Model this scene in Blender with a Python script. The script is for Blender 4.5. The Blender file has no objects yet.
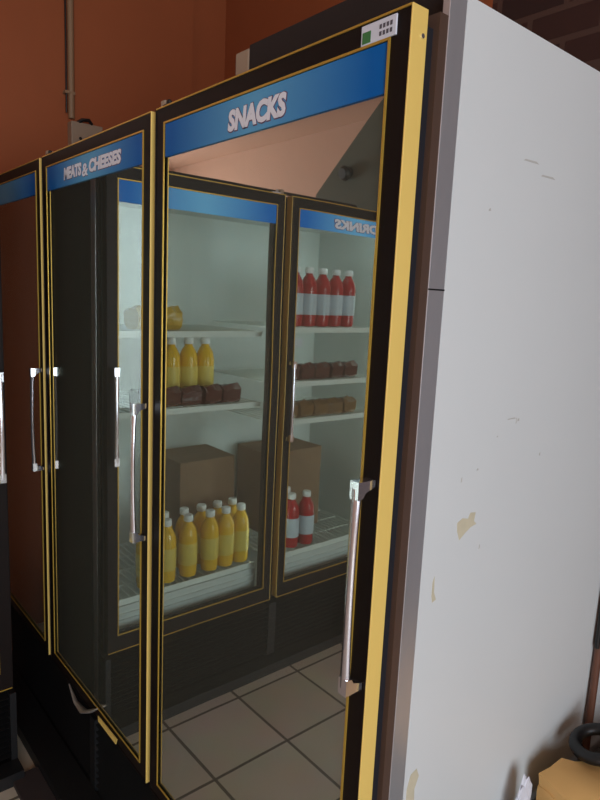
import bpy, bmesh, math, random
from mathutils import Vector, Matrix, Euler, noise
random.seed(7)
S = bpy.context.scene
COL = S.collection

# ------------------------------------------------------------------ camera
cam_d = bpy.data.cameras.new('camera')
cam = bpy.data.objects.new('camera', cam_d); COL.objects.link(cam)
cam.location = (0.6263, -0.7081, 1.6333)
cam.rotation_euler = Euler((1.4113, -0.0458, 0.8695), 'XYZ')
cam_d.sensor_fit = 'VERTICAL'; cam_d.sensor_height = 36.0
cam_d.lens = 627.16 / 800 * 36.0
cam_d.clip_start = 0.02
S.camera = cam

# ------------------------------------------------------------------ world, daylight, added fill, exposure
W = bpy.data.worlds.new('world'); S.world = W; W.use_nodes = True
W.node_tree.nodes['Background'].inputs[0].default_value = (0.62, 0.72, 0.88, 1)
W.node_tree.nodes['Background'].inputs[1].default_value = 0.35

def area(name, loc, target, size, size_y, power, color):
    d = bpy.data.lights.new(name, 'AREA'); d.shape = 'RECTANGLE'
    d.size = size; d.size_y = size_y; d.energy = power; d.color = color
    o = bpy.data.objects.new(name, d); COL.objects.link(o)
    o.location = loc
    o.rotation_euler = (Vector(target) - Vector(loc)).to_track_quat('-Z', 'Y').to_euler()
    return o
DAY = area('daylight', (3.34, -1.55, 1.45), (0.0, -0.4, 1.0), 2.0, 2.3, 128, (0.83, 0.915, 1.0))
FAR = area('far_fill', (-6.92, -1.6, 1.75), (-4.0, -2.6, 2.5), 2.0, 1.5, 100, (0.92, 0.95, 1.0))  # invented source, added to brighten the tan ceiling and front wall
S.view_settings.view_transform = 'Standard'
S.view_settings.look = 'None'
S.view_settings.gamma = 1.0
S.view_settings.use_curve_mapping = False
S.view_settings.exposure = 0.0

# ------------------------------------------------------------------ materials
def lin(c):
    f = lambda v: v / 12.92 if v <= 0.04045 else ((v + 0.055) / 1.055) ** 2.4
    return tuple(f(v / 255.0) for v in c) + (1,)

MATS = {}
def mat(name, rgb, rough=0.5, metal=0.0, var=0.0, scale=6.0, bump=0.0, spec=0.5, emit=None, emit_s=0.0, stretch=None):
    m = bpy.data.materials.new(name); m.use_nodes = True
    nt = m.node_tree; b = nt.nodes['Principled BSDF']
    c = lin(rgb)
    b.inputs['Base Color'].default_value = c
    b.inputs['Roughness'].default_value = rough
    b.inputs['Metallic'].default_value = metal
    b.inputs['Specular IOR Level'].default_value = spec
    if var > 0 or bump > 0:
        tc = nt.nodes.new('ShaderNodeTexCoord'); n = nt.nodes.new('ShaderNodeTexNoise')
        mp = nt.nodes.new('ShaderNodeMapping')
        if stretch: mp.inputs['Scale'].default_value = stretch
        nt.links.new(tc.outputs['Object'], mp.inputs['Vector'])
        n.inputs['Scale'].default_value = scale; n.inputs['Detail'].default_value = 6
        nt.links.new(mp.outputs['Vector'], n.inputs['Vector'])
        if var > 0:
            mx = nt.nodes.new('ShaderNodeMix'); mx.data_type = 'RGBA'
            mx.inputs['A'].default_value = tuple(v * (1 - var) for v in c[:3]) + (1,)
            mx.inputs['B'].default_value = tuple(min(1, v * (1 + var)) for v in c[:3]) + (1,)
            nt.links.new(n.outputs['Fac'], mx.inputs['Factor'])
            nt.links.new(mx.outputs['Result'], b.inputs['Base Color'])
        if bump > 0:
            bp = nt.nodes.new('ShaderNodeBump'); bp.inputs['Strength'].default_value = bump
            bp.inputs['Distance'].default_value = 0.01
            nt.links.new(n.outputs['Fac'], bp.inputs['Height'])
            nt.links.new(bp.outputs['Normal'], b.inputs['Normal'])
    if emit:
        b.inputs['Emission Color'].default_value = lin(emit)
        b.inputs['Emission Strength'].default_value = emit_s
    MATS[name] = m
    return m

def pane_mat(name, refl, refl_col, trans_col, wave=0.0, dust=0.0):
    """cooler door glass: a coated reflective surface over a tinted see-through sheet, very slightly wavy"""
    m = bpy.data.materials.new(name); m.use_nodes = True
    nt = m.node_tree; nt.nodes.clear()
    out = nt.nodes.new('ShaderNodeOutputMaterial'); mix = nt.nodes.new('ShaderNodeMixShader')
    g = nt.nodes.new('ShaderNodeBsdfGlossy'); t = nt.nodes.new('ShaderNodeBsdfTransparent')
    g.inputs['Color'].default_value = tuple(refl_col) + (1,); g.inputs['Roughness'].default_value = 0.012
    t.inputs['Color'].default_value = tuple(trans_col) + (1,)
    mix.inputs[0].default_value = refl
    nt.links.new(t.outputs[0], mix.inputs[1]); nt.links.new(g.outputs[0], mix.inputs[2])
    dm = nt.nodes.new('ShaderNodeMixShader'); df = nt.nodes.new('ShaderNodeBsdfDiffuse')
    df.inputs['Color'].default_value = lin((176, 176, 160)); dm.inputs[0].default_value = dust
    nt.links.new(mix.outputs[0], dm.inputs[1]); nt.links.new(df.outputs[0], dm.inputs[2])
    nt.links.new(dm.outputs[0], out.inputs[0])
    if wave > 0:
        tc = nt.nodes.new('ShaderNodeTexCoord'); n = nt.nodes.new('ShaderNodeTexNoise')
        n.inputs['Scale'].default_value = 5.0; n.inputs['Detail'].default_value = 0.5
        b = nt.nodes.new('ShaderNodeBump'); b.inputs['Strength'].default_value = wave; b.inputs['Distance'].default_value = 0.01
        nt.links.new(tc.outputs['Object'], n.inputs['Vector']); nt.links.new(n.outputs['Fac'], b.inputs['Height'])
        nt.links.new(b.outputs['Normal'], g.inputs['Normal'])
    MATS[name] = m
    return m

orange = mat('orange_paint', (160, 84, 44), 0.75, var=0.10, scale=3.0, bump=0.05)
tan = mat('tan_paint', (212, 172, 148), 0.8, var=0.05, scale=2.0)
grey_wall = mat('grey_wall_paint', (98, 104, 92), 0.8, var=0.08, scale=2.0)
dark_vinyl = mat('dark_brown_vinyl', (22, 13, 10), 0.55, var=0.12, scale=30, spec=0.2)
black = mat('black_paint', (18, 17, 18), 0.5, var=0.2, scale=20)
liner_dark = mat('dark_liner', (26, 29, 28), 0.8)
gold = mat('gold_anodised', (205, 166, 70), 0.42, metal=0.55, var=0.05, scale=8)
gold_bright = mat('gold_edge', (240, 204, 112), 0.48, metal=0.15, var=0.05, scale=5)
chrome = mat('chrome', (230, 230, 236), 0.14, metal=0.92)
steel = mat('brushed_steel', (212, 212, 216), 0.34, metal=0.75, var=0.14, scale=14, stretch=(1, 1, 0.15))
brown_face = mat('brown_face', (78, 58, 48), 0.5, var=0.1, scale=12)
gasket_m = mat('black_gasket', (22, 22, 30), 0.6)
white_paint = mat('white_enamel', (211, 213, 212), 0.45, var=0.035, scale=2.2)
chip_m = mat('bare_tan_primer', (196, 186, 160), 0.8, var=0.12, scale=60)
scuff_m = mat('grey_scuff', (184, 180, 174), 0.8)
header_white = mat('lettering_white', (232, 232, 240), 0.5)
outline_m = mat('lettering_outline', (96, 66, 92), 0.5)
liner_white = mat('white_liner', (208, 214, 213), 0.5)
shelf_m = mat('white_wire_shelf', (226, 232, 228), 0.4)
tube_m = mat('fluorescent_tube', (240, 250, 246), 0.5, emit=(236, 248, 242), emit_s=10.0)
cap_m = mat('white_cap', (236, 238, 240), 0.4)
juice_y = mat('yellow_juice', (236, 186, 34), 0.15, var=0.12, scale=18)
juice_r = mat('red_drink', (176, 26, 34), 0.15, var=0.1, scale=18)
label_y = mat('yellow_label', (226, 200, 92), 0.5, var=0.2, scale=30)
label_w = mat('pale_blue_label', (196, 208, 220), 0.5, var=0.15, scale=30)
pack_r = mat('red_brown_pack', (82, 36, 30), 0.15, var=0.35, scale=40, bump=0.4)
pack_b = mat('ochre_brown_pack', (118, 86, 46), 0.25, var=0.35, scale=40, bump=0.4)
pack_y = mat('yellow_pack', (206, 168, 62), 0.3, var=0.25, scale=30)
card = mat('cardboard', (124, 96, 72), 0.85, var=0.08, scale=10)
kraft = mat('kraft_paper', (224, 178, 110), 0.8, var=0.07, scale=7, bump=0.15)
rubber = mat('black_rubber', (15, 16, 17), 0.45)
wood_brown = mat('brown_pole_wood', (98, 62, 46), 0.5, var=0.15, scale=20)
paper = mat('white_paper', (214, 216, 226), 0.7)
sack_m = mat('brown_sackcloth', (84, 70, 54), 0.95, var=0.2, scale=16, bump=0.4)
crate_m = mat('dark_crate', (74, 72, 66), 0.85, var=0.15, scale=9)
pvc = mat('grey_conduit', (150, 118, 88), 0.5)
box_m = mat('beige_plastic', (160, 138, 116), 0.5)
green = mat('green_print', (62, 122, 66), 0.6)
ink = mat('dark_print', (88, 84, 92), 0.6)
pane = pane_mat('reflective_door_glass', 0.62, (0.85, 0.88, 0.84), (0.5, 0.54, 0.5), 0.02, 0.07)
pane_clear = pane_mat('clear_door_glass', 0.04, (0.85, 0.9, 0.88), (0.93, 0.96, 0.94))
foil = mat('torn_foil', (196, 188, 180), 0.3, metal=0.6)

# blue header, a printed pale spot behind the lettering
def header_mat(name='blue_header', glow=0.0):
    m = bpy.data.materials.new(name); m.use_nodes = True
    nt = m.node_tree; b = nt.nodes['Principled BSDF']; b.inputs['Roughness'].default_value = 0.5; b.inputs['Specular IOR Level'].default_value = 0.15
    tc = nt.nodes.new('ShaderNodeTexCoord'); sx = nt.nodes.new('ShaderNodeSeparateXYZ')
    ab = nt.nodes.new('ShaderNodeMath'); ab.operation = 'ABSOLUTE'
    r = nt.nodes.new('ShaderNodeValToRGB')
    r.color_ramp.elements[0].position = 0.02; r.color_ramp.elements[0].color = lin((96, 164, 206))
    r.color_ramp.elements[1].position = 0.30; r.color_ramp.elements[1].color = lin((8, 96, 172))
    nt.links.new(tc.outputs['Object'], sx.inputs[0]); nt.links.new(sx.outputs['X'], ab.inputs[0])
    nt.links.new(ab.outputs[0], r.inputs[0]); nt.links.new(r.outputs[0], b.inputs['Base Color'])
    nt.links.new(r.outputs[0], b.inputs['Emission Color']); b.inputs['Emission Strength'].default_value = glow
    MATS[name] = m
    return m
header_m = header_mat()
header_lit = header_mat('lit_blue_header', 0.45)     # the drinks cooler's header is lit from behind

def tile_mat():
    m = bpy.data.materials.new('floor_tiles'); m.use_nodes = True
    nt = m.node_tree; b = nt.nodes['Principled BSDF']; b.inputs['Roughness'].default_value = 0.42
    tc = nt.nodes.new('ShaderNodeTexCoord'); mp = nt.nodes.new('ShaderNodeMapping')
    mp.inputs['Location'].default_value = (1.29 + 0.003, 0.345 + 0.003, 0)
    br = nt.nodes.new('ShaderNodeTexBrick'); br.offset = 0.0
    br.inputs['Color1'].default_value = lin((206, 190, 174)); br.inputs['Color2'].default_value = lin((194, 176, 160))
    br.inputs['Mortar'].default_value = lin((98, 84, 74)); br.inputs['Scale'].default_value = 1.0
    br.inputs['Mortar Size'].default_value = 0.006; br.inputs['Brick Width'].default_value = 0.32; br.inputs['Row Height'].default_value = 0.318
    n = nt.nodes.new('ShaderNodeTexNoise'); n.inputs['Scale'].default_value = 5; n.inputs['Detail'].default_value = 8
    mx = nt.nodes.new('ShaderNodeMix'); mx.data_type = 'RGBA'; mx.blend_type = 'MULTIPLY'; mx.inputs['Factor'].default_value = 0.35
    nt.links.new(tc.outputs['Object'], mp.inputs[0]); nt.links.new(mp.outputs[0], br.inputs[0]); nt.links.new(tc.outputs['Object'], n.inputs[0])
    nt.links.new(br.outputs['Color'], mx.inputs['A']); nt.links.new(n.outputs['Color'], mx.inputs['B'])
    nt.links.new(mx.outputs['Result'], b.inputs['Base Color'])
    return m
tiles = tile_mat()

def brick_mat():
    m = bpy.data.materials.new('dark_brick'); m.use_nodes = True
    nt = m.node_tree; b = nt.nodes['Principled BSDF']; b.inputs['Roughness'].default_value = 0.9
    tc = nt.nodes.new('ShaderNodeTexCoord'); sx = nt.nodes.new('ShaderNodeSeparateXYZ'); cx = nt.nodes.new('ShaderNodeCombineXYZ')
    br = nt.nodes.new('ShaderNodeTexBrick'); br.offset = 0.5
    br.inputs['Color1'].default_value = lin((70, 38, 28)); br.inputs['Color2'].default_value = lin((54, 30, 24))
    br.inputs['Mortar'].default_value = lin((84, 58, 48)); br.inputs['Scale'].default_value = 1.0
    br.inputs['Mortar Size'].default_value = 0.010; br.inputs['Brick Width'].default_value = 0.24; br.inputs['Row Height'].default_value = 0.095
    nt.links.new(tc.outputs['Object'], sx.inputs[0]); nt.links.new(sx.outputs['X'], cx.inputs['X']); nt.links.new(sx.outputs['Z'], cx.inputs['Y'])
    nt.links.new(cx.outputs[0], br.inputs[0]); nt.links.new(br.outputs['Color'], b.inputs['Base Color'])
    bp = nt.nodes.new('ShaderNodeBump'); bp.inputs['Strength'].default_value = 0.6; bp.inputs['Distance'].default_value = 0.01; bp.invert = True
    nt.links.new(br.outputs['Fac'], bp.inputs['Height']); nt.links.new(bp.outputs['Normal'], b.inputs['Normal'])
    return m
brick = brick_mat()

# ------------------------------------------------------------------ helpers
class MB:
    def __init__(self): self.bm = bmesh.new(); self.mats = []; self.cur = 0
    def use(self, m):
        if m not in self.mats: self.mats.append(m)
        self.cur = self.mats.index(m); return self
    def _mark(self, before):
        for f in self.bm.faces:
            if f not in before: f.material_index = self.cur
    def box(self, x0, x1, y0, y1, z0, z1, bev=0.0):
        before = set(self.bm.faces)
        vs = [self.bm.verts.new((x, y, z)) for x in (x0, x1) for y in (y0, y1) for z in (z0, z1)]
        idx = [(0, 1, 3, 2), (4, 6, 7, 5), (0, 4, 5, 1), (2, 3, 7, 6), (0, 2, 6, 4), (1, 5, 7, 3)]
        fs = [self.bm.faces.new([vs[i] for i in q]) for q in idx]
        if bev > 0:
            es = {e for f in fs for e in f.edges}
            bmesh.ops.bevel(self.bm, geom=list(es), offset=bev, segments=2, profile=0.5, affect='EDGES')
        self._mark(before); return self
    def prism(self, pts, axis, a0, a1):
        """extrude a 2-D outline along an axis ('x','y','z')"""
        before = set(self.bm.faces)
        def P(p, a):
            return {'x': (a, p[0], p[1]), 'y': (p[0], a, p[1]), 'z': (p[0], p[1], a)}[axis]
        lo = [self.bm.verts.new(P(p, a0)) for p in pts]; hi = [self.bm.verts.new(P(p, a1)) for p in pts]
        n = len(pts)
        self.bm.faces.new(lo); self.bm.faces.new(hi[::-1])
        for i in range(n): self.bm.faces.new((lo[i], hi[i], hi[(i + 1) % n], lo[(i + 1) % n]))
        self._mark(before); return self
    def lathe(self, prof, c=(0, 0, 0), seg=20):
        before = set(self.bm.faces); rings = []
        for r, z in prof:
            rings.append([self.bm.verts.new((c[0] + r * math.cos(2 * math.pi * i / seg), c[1] + r * math.sin(2 * math.pi * i / seg), c[2] + z)) for i in range(seg)])
        for a, b in zip(rings, rings[1:]):
            for i in range(seg): self.bm.faces.new((a[i], a[(i + 1) % seg], b[(i + 1) % seg], b[i]))
        self.bm.faces.new(rings[0][::-1]); self.bm.faces.new(rings[-1])
        self._mark(before); return self
    def tube(self, pts, radii, seg=10, flat=1.0):
        before = set(self.bm.faces)
        pts = [Vector(p) for p in pts]; rings = []
        if not hasattr(radii, '__len__'): radii = [radii] * len(pts)
        ref = None
        for i, p in enumerate(pts):
            t = (pts[min(i + 1, len(pts) - 1)] - pts[max(i - 1, 0)]).normalized()
            if ref is None: ref = Vector((1, 0, 0)) if abs(t.x) < 0.9 else Vector((0, 1, 0))
            u = (ref - t * ref.dot(t)).normalized(); v = t.cross(u); ref = u
            r = radii[i]
            rings.append([self.bm.verts.new(p + u * (r * math.cos(2 * math.pi * k / seg)) + v * (r * flat * math.sin(2 * math.pi * k / seg))) for k in range(seg)])
        for a, b in zip(rings, rings[1:]):
            for i in range(seg): self.bm.faces.new((a[i], a[(i + 1) % seg], b[(i + 1) % seg], b[i]))
        self.bm.faces.new(rings[0][::-1]); self.bm.faces.new(rings[-1])
        self._mark(before); return self
    def build(self, name, m=None, parent=None, smooth=False):
        bmesh.ops.recalc_face_normals(self.bm, faces=self.bm.faces)
        me = bpy.data.meshes.new(name); self.bm.to_mesh(me); self.bm.free()
        for mm in (self.mats or [m]): me.materials.append(mm)
        if smooth:
            me.polygons.foreach_set('use_smooth', [True] * len(me.polygons)); me.update()
            try: me.set_sharp_from_angle(angle=math.radians(40))
            except Exception: pass
        o = bpy.data.objects.new(name, me); COL.objects.link(o)
        if parent: o.parent = parent
        return o

def structure(o): o['kind'] = 'structure'; return o
def tag(o, label, cat, group=None):
    o['label'] = label; o['category'] = cat
    if group: o['group'] = group
    return o
def thing(name, label, cat, loc=(0, 0, 0), rotz=0.0, group=None):
    o = bpy.data.objects.new(name, None); COL.objects.link(o)
    o.location = loc; o.rotation_euler = (0, 0, rotz); o.empty_display_size = 0.05
    return tag(o, label, cat, group)
def copy_tree(o, parent=None):
    c = o.copy(); COL.objects.link(c)
    if parent: c.parent = parent
    for ch in list(o.children): copy_tree(ch, c)
    return c

def text_mesh(body, name, parent, m, loc, width, height, bold=0.0, shear=0.0, depth=0.0006):
    cu = bpy.data.curves.new(name, 'FONT'); cu.body = body; cu.align_x = 'CENTER'; cu.align_y = 'CENTER'
    cu.size = 1.0; cu.offset = bold; cu.extrude = 0.01; cu.shear = shear; cu.resolution_u = 3
    tmp = bpy.data.objects.new('tmp', cu); COL.objects.link(tmp)
    bpy.context.view_layer.update()
    me = bpy.data.meshes.new_from_object(tmp.evaluated_get(bpy.context.evaluated_depsgraph_get()))
    bpy.data.objects.remove(tmp); bpy.data.curves.remove(cu)
    xs = [v.co.x for v in me.vertices]; ys = [v.co.y for v in me.vertices]
    cx, cy = (min(xs) + max(xs)) / 2, (min(ys) + max(ys)) / 2
    sx, sy = width / (max(xs) - min(xs)), height / (max(ys) - min(ys))
    for v in me.vertices:
        # local text plane -> door front (faces -y): x right, z up
        v.co = Vector(((v.co.x - cx) * sx, -(v.co.z / 0.01) * depth, (v.co.y - cy) * sy))
    me.name = name; me.materials.clear(); me.materials.append(m)
    o = bpy.data.objects.new(name, me); COL.objects.link(o); o.parent = parent; o.location = loc
    return o

# ------------------------------------------------------------------ room
structure(MB().box(-7.2, 3.4, -3.6, 1.4, -0.1, 0).build('floor', tiles))
structure(MB().box(-7.2, 3.4, -3.6, 1.4, 3.22, 3.3).build('ceiling', tan))
wl = MB().box(-2.55, -2.35, -0.32, 1.027, 0, 3.22).box(-2.55, -2.40, 1.027, 1.25, 0, 3.22)
structure(wl.build('wall_left', orange))
structure(MB().box(-2.40, -0.75, 1.25, 1.4, 0, 3.22).build('wall_back', orange))
structure(MB().box(-0.75, 3.4, 1.25, 1.4, 0, 3.22).build('wall_rear', brick))
structure(MB().box(-7.2, 3.4, -3.6, -3.46, 0, 3.22).build('wall_front', tan))
wx = MB()
wx.box(-7.2, -7.0, -3.46, -2.65, 0, 3.22).box(-7.2, -7.0, -0.55, 1.25, 0, 3.22)
wx.box(-7.2, -7.0, -2.65, -0.55, 0, 0.95).box(-7.2, -7.0, -2.65, -0.55, 2.55, 3.22)
structure(wx.build('wall_far', tan))
wf = MB()
wf.box(-7.12, -7.04, -2.65, -2.60, 0.95, 2.55).box(-7.12, -7.04, -0.60, -0.55, 0.95, 2.55)
wf.box(-7.12, -7.04, -2.60, -0.60, 0.95, 1.0).box(-7.12, -7.04, -2.60, -0.60, 2.5, 2.55)
structure(wf.build('added_window', white_paint))  # made-up window, added to give the far fill light an opening
structure(MB().box(-7.0, -2.55, 1.1, 1.25, 0, 3.22).build('wall_side', tan))
wr = MB()
wr.box(3.2, 3.4, -3.46, -2.55, 0, 3.22).box(3.2, 3.4, -0.55, 1.25, 0, 3.22)
wr.box(3.2, 3.4, -2.55, -0.55, 0, 0.20).box(3.2, 3.4, -2.55, -0.55, 2.65, 3.22)
structure(wr.build('wall_right', tan))
wf = MB()
wf.box(3.2, 3.28, -2.55, -2.50, 0.20, 2.65).box(3.2, 3.28, -0.60, -0.55, 0.20, 2.65)
wf.box(3.2, 3.28, -2.50, -0.60, 0.20, 0.25).box(3.2, 3.28, -2.50, -0.60, 2.60, 2.65).box(3.22, 3.26, -1.58, -1.52, 0.25, 2.60)
structure(wf.build('window_1', white_paint))
# sloping grey bulkhead under the ceiling, seen only in the door glass
structure(MB().prism([(-2.60, 3.19), (-3.40, 2.48), (-3.40, 0.0), (-1.9, 0.0), (-1.9, 3.19)], 'y', -2.86, -2.80).build('trim_1', grey_wall))

# dark strip before the plinth: floor dirt and shade put into its colour
structure(MB().box(-1.37, 0.0, -0.185, -0.101, 0.0, 0.018).build('floor_shade_strip', mat('dirty_floor_shade', (44, 32, 30), 0.8, var=0.2, scale=10)))

# ------------------------------------------------------------------ cooler builder
DW, GAP = 0.75, 0.0205
Z0, Z1 = 0.3094, 2.043
BEAD, BT, BB = 0.043, 0.038, 0.041

def make_door(parent, x1, glass, near_dark=False, BB=BB, BT=BT, left_m=dark_vinyl, bottom_m=dark_vinyl):
    """door whose right edge stands at x1; the frame mesh is the door, its pieces are children"""
    x0 = x1 - DW
    e = 0.003
    f = MB()
    f.box(x0 + e, x0 + BEAD, 0.002, 0.034, Z0 + e, Z1 - e).box(x1 - BEAD, x1 - e, 0.002, 0.034, Z0 + e, Z1 - e)
    f.box(x0 + BEAD, x1 - BEAD, 0.002, 0.034, Z0 + e, Z0 + BB).box(x0 + BEAD, x1 - BEAD, 0.002, 0.034, Z1 - BT, Z1 - e)
    d = f.build('door', dark_vinyl, parent)
    g = MB(); g.use(dark_vinyl if near_dark else gold_bright).box(x1 - e, x1, 0, 0.034, Z0, Z1, 0.0012); g.use(left_m)
    g.box(x0, x0 + e, 0, 0.034, Z0, Z1, 0.0012)
    g.use(gold).box(x0 + e, x1 - e, 0, 0.034, Z1 - e, Z1); g.use(bottom_m).box(x0 + e, x1 - e, 0, 0.034, Z0, Z0 + e)
    g.build('edge_channel', gold_bright, d)
    b = MB(); t = 0.0036
    xa, xb, za, zb = x0 + BEAD, x1 - BEAD, Z0 + BB, Z1 - BT
    b.box(xa - t, xa, -0.0005, 0.006, za - t, zb + t).box(xb, xb + t, -0.0005, 0.006, za - t, zb + t)
    b.box(xa, xb, -0.0005, 0.006, za - t, za).box(xa, xb, -0.0005, 0.006, zb, zb + t)
    b.build('glass_bead', gold, d)
    MB().box(xa, xb, 0.006, 0.011, za, zb).build('glass_pane', glass, d)
    k = MB(); q = 0.010
    k.box(x0 + 0.02, x0 + 0.02 + q, 0.034, 0.050, Z0 + 0.02, Z1 - 0.02).box(x1 - 0.003 - q, x1 - 0.003, 0.034, 0.050, Z0 + 0.02, Z1 - 0.02)
    k.box(x0 + 0.03, x1 - 0.03, 0.034, 0.050, Z0 + 0.02, Z0 + 0.03).box(x0 + 0.03, x1 - 0.03, 0.034, 0.050, Z1 - 0.03, Z1 - 0.02)
    k.build('gasket', gasket_m, d)
    return d, x0

def make_header(d, x0, ztop=Z1 - BT - 0.001, h=0.070, m=header_m):
    o = MB().box(-(DW / 2 - BEAD - 0.002), DW / 2 - BEAD - 0.002, 0.0, 0.003, 0, h).build('header_sign', m, d)
    o.location = (x0 + DW / 2, 0.0020, ztop - h)
    return o

def make_handle(d, xh, z0=1.004, z1=1.362):
    """bowed chrome pull on two wedge-shaped brackets; xh = bar axis"""
    m = MB()
    n = 14; pts = []; rad = []
    for i in range(n + 1):
        s = i / n
        z = z0 + 0.012 + (z1 - z0 - 0.024) * s
        pts.append((xh + 0.0015 * math.sin(math.pi * s), -0.030 - 0.004 * math.sin(math.pi * s), z)); rad.append(0.0072 + 0.0022 * abs(2 * s - 1) ** 2)
    m.tube(pts, rad, 10, 0.8)
    for zc, sg in ((z1, -1), (z0, 1)):
        prof = [(-0.037, zc), (0.0, zc + sg * 0.001), (0.0, zc + sg * 0.012), (-0.020, zc + sg * 0.019), (-0.025, zc + sg * 0.027), (-0.037, zc + sg * 0.029)]
        m.prism(prof, 'x', xh - 0.008, xh + 0.010)
    return m.build('handle', chrome, d, smooth=True)

def hinge(d, x, m):
    h = MB().box(x - 0.012, x + 0.028, 0.006, 0.046, Z1, Z1 + 0.006, 0.001)
    h.lathe([(0.006, Z1 + 0.006), (0.006, Z1 + 0.014), (0.004, Z1 + 0.017)], (x, 0.016, 0), 10)
    o = h.build('hinge', m, d)
    MB().box(x - 0.034, x - 0.014, 0.012, 0.032, Z1, Z1 + 0.020, 0.003).build('hinge_cap', box_m, d)
    return o

def carcass(t, xl, xr, depth, inner, panel_m, ztop, grille_slats, face_m=brown_face, plinth=0.0):
    yb = 0.050
    w = 0.03
    b = MB()
    b.use(inner)
    b.box(xl + 0.012, xl + 0.06, yb + 0.02, depth, Z0 - 0.02, Z1 - 0.01)
    b.box(xr - 0.06, xr - 0.012, yb + 0.02, depth, Z0 - 0.02, Z1 - 0.01)
    b.box(xl + 0.06, xr - 0.06, depth - 0.05, depth, Z0 - 0.02, Z1 - 0.01)
    b.box(xl + 0.06, xr - 0.06, yb + 0.02, depth - 0.05, Z0 - 0.02, Z0 + 0.03)
    b.box(xl + 0.06, xr - 0.06, yb + 0.02, depth - 0.05, Z1 - 0.05, Z1 - 0.01)
    b.build('liner', inner, t)
    f = MB()
    f.box(xl, xl + 0.03, yb, yb + 0.02, Z0 - 0.02, Z1).box(xr - 0.03, xr, yb, yb + 0.02, Z0 - 0.02, Z1)
    f.box(xl + 0.03, xr - 0.03, yb, yb + 0.02, Z1 - 0.03, Z1).box(xl + 0.03, xr - 0.03, yb, yb + 0.02, Z0 - 0.02, Z0 + 0.03)
    n = round((xr - xl) / (DW + GAP))
    for i in range(1, n):
        xc = xr - 0.008 - i * (DW + GAP) + GAP / 2
        f.box(xc - 0.035, xc + 0.035, yb, yb + 0.02, Z0 + 0.03, Z1 - 0.03)
    f.build('face_frame', face_m, t)
    for nm, x0, x1 in (('side_panel', xl, xl + 0.012), ('side_panel', xr - 0.012, xr)):
        MB().box(x0, x1, yb + 0.056, depth, 0.02, ztop).build(nm, panel_m, t)
    for x0, x1 in ((xl - 0.001, xl + 0.012), (xr - 0.012, xr + 0.001)):
        MB().box(x0, x1, yb + 0.0185, yb + 0.0585, 0.02, ztop, 0.001).build('corner_trim', steel, t)
    MB().box(xl + 0.012, xr - 0.012, yb + 0.06, depth, Z1 - 0.01, Z1 + 0.002).build('top_panel', liner_dark, t)
    g = MB(); zt = Z0 - 0.02
    g.box(xl + 0.012, xr - 0.012, 0.09, depth, 0.02, zt)
    g.box(xl, xl + 0.02, 0.0, 0.09, 0.0, zt).box(xr - 0.02, xr, 0.0, 0.09, 0.0, zt)
    k = grille_slats
    for i in range(k):
        z = 0.035 + (zt - 0.05) * i / (k - 1)
        g.prism([(0.004, z), (0.008, z - 0.004), (0.088, z + 0.006), (0.084, z + 0.012)], 'x', xl + 0.02, xr - 0.02)
    g.box((xl + xr) / 2 - 0.02, (xl + xr) / 2 + 0.02, 0.001, 0.09, 0.0, zt)
    if plinth: g.box(xl, xr, -plinth, 0.0, 0.0, 0.045)
    g.build('grille', black, t)

# ------------------------------------------------------------------ the long cooler with the white side
main = thing('display_cooler', 'dark three-door upright cooler with gold-edged doors and a white side panel', 'cooler')
XL_M, XR_M, DEP = -3 * DW - 2 * GAP - 0.008, 0.008, 1.02
carcass(main, XL_M, XR_M, DEP, liner_dark, white_paint, 2.084, 11, plinth=0.10)
door_obj = []
for i in range(3):
    d, x0 = make_door(main, -i * (DW + GAP), pane)
    d['label'] = ('dark door headed SNACKS, beside the white side panel', 'middle dark door headed MEATS & CHEESES with torn bottom trim', 'dark door at the far end, next to the orange wall')[i]
    make_header(d, x0); make_handle(d, x0 + DW - 0.0205); hinge(d, x0 + 0.035, black)
    door_obj.append((d, x0))
d3, x3 = door_obj[0]; d2, x2 = door_obj[1]
def lettering(d, body, xc, zc, w, h, bold=0.05, shear=0.1):
    text_mesh(body, 'lettering', d, header_white, (xc, 0.0016, zc), w, h, bold, shear)
    text_mesh(body, 'lettering_outline', d, outline_m, (xc + 0.0008, 0.0019, zc - 0.0006), w * 1.025, h * 1.09, bold + 0.03, shear, 0.0003)
lettering(d3, 'SNACKS', -0.364, 1.965, 0.178, 0.040)
lettering(d2, 'MEATS', -1.262, 1.968, 0.135, 0.035)
lettering(d2, 'CHEESES', -1.037, 1.968, 0.205, 0.035)
lettering(d2, '&', -1.168, 1.962, 0.040, 0.034, 0.02)
# price sticker
st = MB(); st.use(paper); st.box(-0.097, -0.028, -0.0012, 0.0018, 2.0085, 2.0365, 0.0008)
st.use(green); st.box(-0.094, -0.077, -0.0016, -0.001, 2.0105, 2.0265)
st.use(ink)
for r, zz in enumerate((2.0265, 2.017)):
    for k in range(4):
        x = -0.060 + k * 0.0068
        st.box(x, x + 0.0045, -0.0015, -0.001, zz - 0.003, zz + 0.003)
        st.box(x + 0.0012, x + 0.0032, -0.0017, -0.0012, zz - 0.0012, zz + 0.0012)
o = st.build('price_sticker', None, d3); o['label'] = 'white price sticker with green square'
# screw on the yellow door edge
MB().tube([(0.0, 0.023, 2.005), (0.0022, 0.023, 2.005)], 0.0035, 10).build('screw', chrome, d3)
# joint in the steel corner trim
MB().box(XR_M + 0.0008, XR_M + 0.0014, 0.0685, 0.1085, 1.656, 1.6585).build('trim_joint', black, main)
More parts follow.
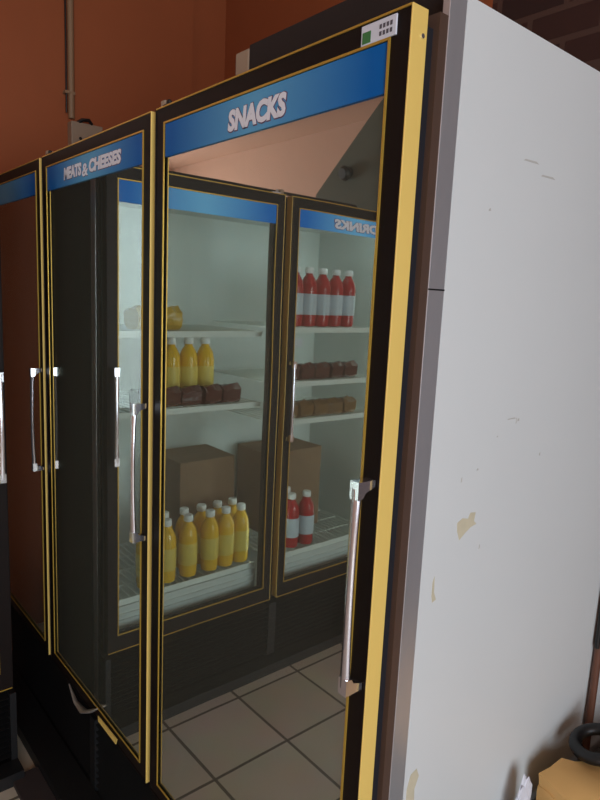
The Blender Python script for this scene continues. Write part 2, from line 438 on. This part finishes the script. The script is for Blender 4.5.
# torn bottom trim of the middle door
o = MB().prism([(-1.085, Z0 + 0.004), (-0.958, Z0 + 0.004), (-0.950, Z0 + 0.024), (-1.088, Z0 + 0.020)], 'y', -0.004, -0.001).build('bottom_trim', gold_bright, d2)
o['label'] = 'broken gold strip'
m = MB(); before = []
pts = [(-1.335, -0.002, Z0 - 0.004), (-1.25, -0.012, Z0 - 0.020), (-1.17, -0.016, Z0 - 0.006), (-1.12, -0.010, Z0 + 0.022), (-1.09, -0.005, Z0 + 0.044)]
m.tube(pts, [0.002, 0.007, 0.013, 0.016, 0.004], 8, 0.35)
m.build('torn_trim', foil, d2, smooth=True)

# paint chips and scuffs on the white side
sides = [c for c in main.children if c.name.startswith('side_panel')]
right_side = max(sides, key=lambda c: c.data.vertices[-1].co.x)
right_side['label'] = 'white enamelled side with chipped paint'
def chip(pts, m, name='paint_chip', th=0.0006):
    MB().prism(pts, 'x', XR_M, XR_M + th).build(name, m, right_side)
chip([(0.200, 1.256), (0.215, 1.262), (0.232, 1.258), (0.238, 1.268), (0.254, 1.266), (0.251, 1.250), (0.260, 1.243), (0.242, 1.240), (0.226, 1.232), (0.210, 1.222), (0.207, 1.230), (0.202, 1.240)], chip_m)
chip([(0.118, 0.770), (0.126, 0.795), (0.142, 0.800), (0.150, 0.782), (0.140, 0.760), (0.142, 0.730), (0.118, 0.715)], chip_m)
chip([(0.143, 1.160), (0.147, 1.170), (0.149, 1.140), (0.156, 1.125), (0.146, 1.122), (0.143, 1.135)], chip_m)
for (y, z, w, h) in ((0.245, 1.345, .005, .004), (0.365, 1.424, .006, .006), (0.46, 1.345, .004, .007), (0.30, 1.40, .003, .003), (0.275, 1.19, .003, .010), (0.33, 1.43, .03, .0025), (0.21, 1.79, .006, .005), (0.36, 1.42, .002, .012), (0.20, 1.33, .003, .010), (0.30, 1.885, .05, .004), (0.36, 1.868, .05, .004)):
    chip([(y, z), (y + w, z + h * .2), (y + w * .8, z + h), (y + w * .1, z + h * .7)], scuff_m, 'scuff')

# ------------------------------------------------------------------ the drinks cooler at right angles (faces the aisle)
XP = -1.416
YS = -0.158                                   # near end of its first door
drk = thing('drinks_cooler', 'lit two-door drinks cooler set at right angles to the dark doors, mirrored in their glass', 'cooler', (XP, YS, 0), math.pi / 2)
# local frame: +x runs to world +y, front -y faces world +x; its doors lie at local x < 0
PX0, PX1, PD = -2 * DW - GAP - 0.022, 0.008, 0.66
carcass(drk, PX0, PX1, PD, liner_white, dark_vinyl, 2.05, 12, dark_vinyl, plinth=0.07)
pd = []
for i in range(2):
    d, x0 = make_door(drk, -i * (DW + GAP + 0.014), pane_clear, i == 0, 0.067, 0.046, gold_bright, gold)
    d['label'] = ('door nearest the corner', 'second door, headed DRINKS')[i]
    make_header(d, x0, Z1 - 0.047, m=header_lit); make_handle(d, x0 + DW - 0.022, 1.030, 1.375); hinge(d, x0 + 0.035, steel)
    pd.append((d, x0))
lettering(pd[1][0], 'DRINKS', pd[1][1] + DW / 2, 1.961, 0.27, 0.040)
def shelf(xa, xb, z, y0=0.085, y1=PD - 0.06):
    s = MB()
    s.box(xa, xb, y0, y0 + 0.006, z - 0.024, z, 0.001).box(xa, xb, y1 - 0.006, y1, z - 0.012, z)
    n = 22
    for i in range(n):
        x = xa + 0.012 + (xb - xa - 0.024) * i / (n - 1)
        s.box(x - 0.002, x + 0.002, y0 + 0.004, y1, z - 0.006, z - 0.001)
    for k in (0.25, 0.5, 0.75): s.box(xa, xb, y0 + (y1 - y0) * k - 0.003, y0 + (y1 - y0) * k + 0.003, z - 0.010, z - 0.005)
    return s.build('shelf', shelf_m, drk)
mid = -DW - GAP / 2
for z in (0.465, 1.193, 1.492): shelf(mid + 0.04, -0.06, z)
for z in (0.463, 1.091, 1.267, 1.511): shelf(PX0 + 0.07, mid - 0.04, z)
# white kick boards inside under the bottom shelves
for xa, xb in ((mid + 0.04, -0.06), (PX0 + 0.07, mid - 0.04)):
    k = MB().box(xa, xb, 0.078, 0.084, Z0 + 0.032, 0.440)
    k.box(xa, xb, 0.070, 0.078, 0.405, 0.412).box(xa, xb, 0.070, 0.078, 0.385, 0.388)
    k.build('kick_board', liner_white, drk)
# fluorescent tubes up the inside corners and behind the header
for xa, xb in ((mid + 0.06, -0.08), (PX0 + 0.09, mid - 0.06)):
    MB().tube([(xa, 0.086, 1.972), (xb - 0.16, 0.086, 1.972)], 0.010, 8).build('lamp_tube', tube_m, drk)
for x in (mid + 0.006, PX0 + 0.085):
    MB().tube([(x, 0.088, 0.48), (x, 0.088, 1.93)], 0.008, 8).build('lamp_tube', tube_m, drk)
o = MB().box(mid - 0.18, mid - 0.055, 0.0795, 0.0815, 1.425, 1.462).build('price_tag', paper, drk)

# ------------------------------------------------------------------ things inside the drinks cooler
def world_of(v, depth, z):                    # v = distance from the corner along the row, depth = behind its face
    return (XP - depth, -v, z)
def make_bottle(name, label, juice, lab, group):
    t = thing(name, label, 'bottle', group=group)
    prof = [(0.020, 0), (0.034, 0.004), (0.037, 0.02), (0.0385, 0.165), (0.0375, 0.182), (0.033, 0.202), (0.024, 0.220), (0.0165, 0.230), (0.0155, 0.240)]
    MB().lathe(prof, seg=18).build('body', juice, t, smooth=True)
    MB().lathe([(0.0385, 0.055), (0.0392, 0.058), (0.0395, 0.145), (0.0388, 0.148)], seg=18).build('label_band', lab, t, smooth=True)
    MB().lathe([(0.0185, 0.238), (0.0200, 0.241), (0.0200, 0.260), (0.0175, 0.264)], seg=16).build('cap', cap_m, t, smooth=True)
    return t
def place(proto, used, v, depth, z, label, rot=0.0, group=None):
    o = proto if not used[0] else copy_tree(proto)
    used[0] = True
    o.location = world_of(v, depth, z); o.rotation_euler = (0, 0, rot); o['label'] = label
    if group: o['group'] = group
    return o
yb = make_bottle('juice_bottle', '', juice_y, label_y, 'yellow juice bottles'); uy = [False]
rb = make_bottle('drink_bottle', '', juice_r, label_w, 'red drink bottles'); ur = [False]
front = [(0.375, 'first'), (0.468, 'second'), (0.568, 'third'), (0.672, 'fourth'), (0.7515, 'fifth'), (0.831, 'sixth')]
for v, n in front:
    place(yb, uy, v, 0.135, 0.466, 'yellow juice bottle on bottom shelf, %s from the corner in front row' % n, v * 9, 'yellow juice bottles on the bottom shelf')
for v, n in ((0.50, 'first'), (0.595, 'second'), (0.680, 'third'), (0.760, 'fourth'), (0.840, 'fifth')):
    place(yb, uy, v, 0.217, 0.466, 'yellow juice bottle on bottom shelf, %s from the corner in back row' % n, v * 7, 'yellow juice bottles on the bottom shelf')
for v, n in ((0.44, 'first'), (0.52, 'second'), (0.60, 'third'), (0.68, 'fourth')):
    place(yb, uy, v, 0.215, 1.194, 'yellow juice bottle behind the dark packs, %s from the corner on the middle shelf' % n, v * 5, 'yellow juice bottles on the middle shelf')
for v, n in ((1.083, 'first'), (1.1635, 'second'), (1.244, 'third'), (1.3245, 'fourth'), (1.405, 'fifth')):
    place(rb, ur, v, 0.130, 1.512, 'red drink bottle with pale label, %s from the corner on the top shelf' % n, v * 8, 'red drink bottles on the top shelf')
for v, dp, n in ((1.125, 0.135, 'front one nearest the corner'), (1.213, 0.130, 'front one farther from the corner'), (1.165, 0.225, 'the one standing behind')):
    place(rb, ur, v, dp, 0.464, 'red drink bottle of the three on the bottom shelf, %s' % n, v * 8, 'red drink bottles on the bottom shelf')

def pack_mesh(name, m, w, d, h, seed):
    b = bmesh.new(); bmesh.ops.create_cube(b, size=1.0)
    bmesh.ops.subdivide_edges(b, edges=b.edges[:], cuts=4, use_grid_fill=True)
    for v in b.verts:
        c = v.co.copy(); k = 1 - 0.45 * max(0, (abs(c.x) * 2) ** 4)
        n = noise.noise(c * 3 + Vector((seed, 0, 0))) * 0.10 + noise.noise(c * 9 + Vector((0, seed, 0))) * 0.16
        v.co = Vector((c.x * d * (1 + n), c.y * w, max(0, (c.z * k + 0.5) * h * (1 + n))))
    mm = MB(); mm.bm.free(); mm.bm = b
    return mm.build(name, m, smooth=True)
src = {}
def pack(kind, m, v, z, label, group, w=0.085, d=0.075, h=0.075, dep=0.128):
    if kind in src:
        o = src[kind].copy(); COL.objects.link(o)
    else:
        o = src[kind] = pack_mesh('snack_pack', m, w, d, h, len(src) * 3.1)
    o.location = world_of(v, dep, z); o.rotation_euler = (0, 0, random.uniform(-.15, .15))
    return tag(o, label, 'food pack', group)
NTH = ('first', 'second', 'third', 'fourth', 'fifth')
for k in range(5): pack('r', pack_r, 0.36 + k * 0.095, 1.194, 'dark red glossy food pack, %s from the corner along the middle shelf edge' % NTH[k], 'red packs on the middle shelf')
for k in range(5): pack('r', pack_r, 1.055 + k * 0.093, 1.268, 'dark red glossy food pack, %s from the corner under the red bottles' % NTH[k], 'red packs under the red bottles')
for k in range(5): pack('b', pack_b, 1.06 + k * 0.093, 1.092, 'ochre brown food pack, %s from the corner on the lower middle shelf' % NTH[k], 'ochre packs on the lower middle shelf')
for k in range(2): pack('y', pack_y, 0.36 + k * 0.10, 1.493, 'yellow food pack, %s from the corner on the upper shelf' % NTH[k], 'yellow packs on the upper shelf', 0.09, 0.10, 0.085, 0.15)
def carton(label, v0, v1, d0, d1, z0, z1):
    t = thing('carton', label, 'box', world_of((v0 + v1) / 2, (d0 + d1) / 2, z0))
    hw, hd, h = (v1 - v0) / 2, (d1 - d0) / 2, z1 - z0
    MB().box(-hd, hd, -hw, hw, 0, h, 0.003).build('body', card, t)
    MB().box(-hd, -0.002, -hw, hw, h, h + 0.003).box(0.002, hd, -hw, hw, h, h + 0.003).build('flaps', card, t)
    return t
carton('large brown cardboard carton behind the yellow bottles on the bottom shelf', 0.62, 0.905, 0.30, 0.56, 0.466, 0.90)
carton('brown cardboard carton behind the three red bottles on the bottom shelf', 1.10, 1.45, 0.30, 0.56, 0.464, 0.88)

# ------------------------------------------------------------------ cable drooping along the top of the drinks cooler
cp = [(-1.51, -0.25, 2.058), (-1.48, -0.42, 2.058), (-1.475, -0.62, 2.058), (-1.475, -0.85, 2.058), (-1.475, -1.0, 2.058), (-1.478, -1.12, 2.058), (-1.47, -1.35, 2.058), (-1.60, -1.5, 2.064)]
tag(MB().tube(cp, 0.007, 8).build('power_cable', rubber, smooth=True), 'black power cable lying along the top of the lit drinks cooler', 'cable')

# ------------------------------------------------------------------ on the cooler top and the walls
bd = MB().box(-0.53, -0.012, 0.10, 0.16, Z1 + 0.002, 2.150, 0.002)
tag(bd.build('top_board', mat('dark_stained_wood', (30, 17, 13), 0.8, var=0.2, scale=12)), 'dark wooden board standing on top of the cooler above the SNACKS door', 'board')
jb = thing('junction_box', 'small beige junction box on top of the cooler at the end of the dark board', 'box', (-0.557, 0.125, Z1 + 0.002))
MB().box(-0.024, 0.024, -0.025, 0.025, 0, 0.100, 0.003).build('body', box_m, jb)
MB().box(-0.027, -0.0245, -0.022, 0.022, 0.0, 0.094).build('end_cap', black, jb)

cd = thing('conduit', 'thin pale conduit pipe with a dark wire running down the orange wall', 'pipe', (-2.333, 0.403, 2.385))
MB().tube([(0, 0, 0), (0, 0, 0.715)], 0.014, 10).build('pipe', pvc, cd, smooth=True)
MB().tube([(0.006, -0.024, 0.02), (0.004, -0.023, 0.35), (0.006, -0.025, 0.715)], 0.004, 8).build('wire', rubber, cd, smooth=True)
for z in (0.10, 0.55): MB().box(-0.017, 0.013, -0.032, 0.014, z, z + 0.012).build('clip', pvc, cd)
sb = thing('switch_box', 'beige switch box on the orange wall below the conduit pipe', 'switch box', (-2.35, 0.45, 2.215))
MB().box(0, 0.05, -0.06, 0.085, 0, 0.155, 0.004).build('body', box_m, sb)
for y in (-0.02, 0.03): MB().tube([(0.05, y, 0.085), (0.053, y, 0.085)], 0.007, 10).build('socket_hole', black, sb)
MB().tube([(0.04, -0.03, 0.150), (0.05, -0.01, 0.166), (0.05, 0.02, 0.170), (0.045, 0.035, 0.155)], 0.008, 8).build('cable_tail', rubber, sb, smooth=True)

# ------------------------------------------------------------------ clutter beside the white side
cr = thing('crate', 'dark wooden crate standing by the white side panel under the kraft parcel', 'crate', (0.312, 0.70, 0))
s = MB(); hx, hy, H = 0.27, 0.30, 0.505
for x in (-hx, hx - 0.02):
    for k in range(5): s.box(x, x + 0.02, -hy, hy, 0.01 + k * 0.099, 0.09 + k * 0.099)
for y in (-hy, hy - 0.02):
    for k in range(5): s.box(-hx + 0.02, hx - 0.02, y, y + 0.02, 0.01 + k * 0.099, 0.09 + k * 0.099)
s.build('slatted_side', crate_m, cr)
for x in (-hx + 0.02, hx - 0.05):
    for y in (-hy + 0.02, hy - 0.05): MB().box(x, x + 0.03, y, y + 0.03, 0, H).build('corner_post', crate_m, cr)
MB().box(-hx, hx, -hy, hy, H, H + 0.015).build('lid', crate_m, cr)

pc = bmesh.new(); bmesh.ops.create_cube(pc, size=1.0); bmesh.ops.subdivide_edges(pc, edges=pc.edges[:], cuts=11, use_grid_fill=True)
for v in pc.verts:
    c = v.co.copy(); r = Vector((c.x, c.y, 0))
    n = noise.noise(c * 4.3) * 0.02 + noise.noise(c * 9.0 + Vector((3, 1, 0))) * 0.008
    top = 1 - 0.10 * max(0, (max(abs(c.x), abs(c.y)) * 2)) ** 3
    z = (c.z + 0.5) * 0.115 * (top if c.z > 0 else 1) + (n if c.z > -0.45 else 0)
    v.co = Vector((c.x * 0.40 * (1 + n), c.y * 0.42 * (1 + n), max(z, 0.0)))
mm = MB(); mm.bm.free(); mm.bm = pc
parcel = thing('parcel', 'brown kraft paper parcel on the crate beside the white side panel', 'parcel', (0.305, 0.67, 0.5205), -0.30)
mm.build('wrapping', kraft, parcel, smooth=True)
MB().box(-0.175, 0.17, -0.05, 0.03, 0.108, 0.119).prism([(-0.05, 0.119), (0.13, 0.122), (0.13, 0.125), (-0.05, 0.122)], 'y', 0.05, 0.13).build('folded_flap', kraft, parcel)

ring = bmesh.new()
mm = MB(); n = 28; pts = []
for i in range(n + 1):
    a = 2 * math.pi * i / n; pts.append((0.050 * math.cos(a), 0.050 * math.sin(a), 0.0))
mm.tube(pts, 0.0145, 10, 0.9)
roll = mm.build('hose_ring', rubber, smooth=True)
roll.location = (0.106, 0.690, 0.655); roll.rotation_euler = (0.2, -0.2, 0)
tag(roll, 'black rubber ring lying on the kraft parcel', 'ring')

mm = MB(); mm.bm.free(); b = bmesh.new(); bmesh.ops.create_icosphere(b, subdivisions=3, radius=0.036)
for v in b.verts:
    n = noise.noise(v.co * 60) * 0.35; v.co = Vector((v.co.x * 0.22 * (1 + n), v.co.y * 0.8 * (1 + n), max(-0.056, v.co.z * 1.9 * (1 + n))))
mm.bm = b
pp = mm.build('paper_scrap', paper); pp.location = (0.052, 0.470, 0.5765)
tag(pp, 'crumpled white paper scrap on the crate beside the kraft parcel', 'paper')

pole = thing('wooden_pole', 'thin brown wooden pole with a black grip leaning on the white side panel', 'pole', (0.040, 0.815, 0.0))
a, b_ = Vector((-0.010, 0.0, 0.0)), Vector((-0.021, 0.03, 1.02))
MB().tube([a, b_], 0.0095, 12).build('shaft', wood_brown, pole, smooth=True)
g0 = a.lerp(b_, 0.79)
MB().tube([g0 + Vector((0, -0.012, 0)), b_ + Vector((0, -0.012, 0.012))], 0.006, 12).build('grip', rubber, pole, smooth=True)

wl_ = thing('wall_lamp', 'small round black lamp on the grey bulkhead, seen mirrored in the SNACKS door', 'lamp', (-3.02, -2.80, 2.61))
MB().tube([(0, 0, 0), (0, 0.02, 0)], 0.045, 16).build('base', black, wl_, smooth=True)
MB().tube([(0, 0.02, 0), (0, 0.05, -0.01), (0, 0.075, -0.015)], [0.05, 0.058, 0.04], 16).build('shade', rubber, wl_, smooth=True)
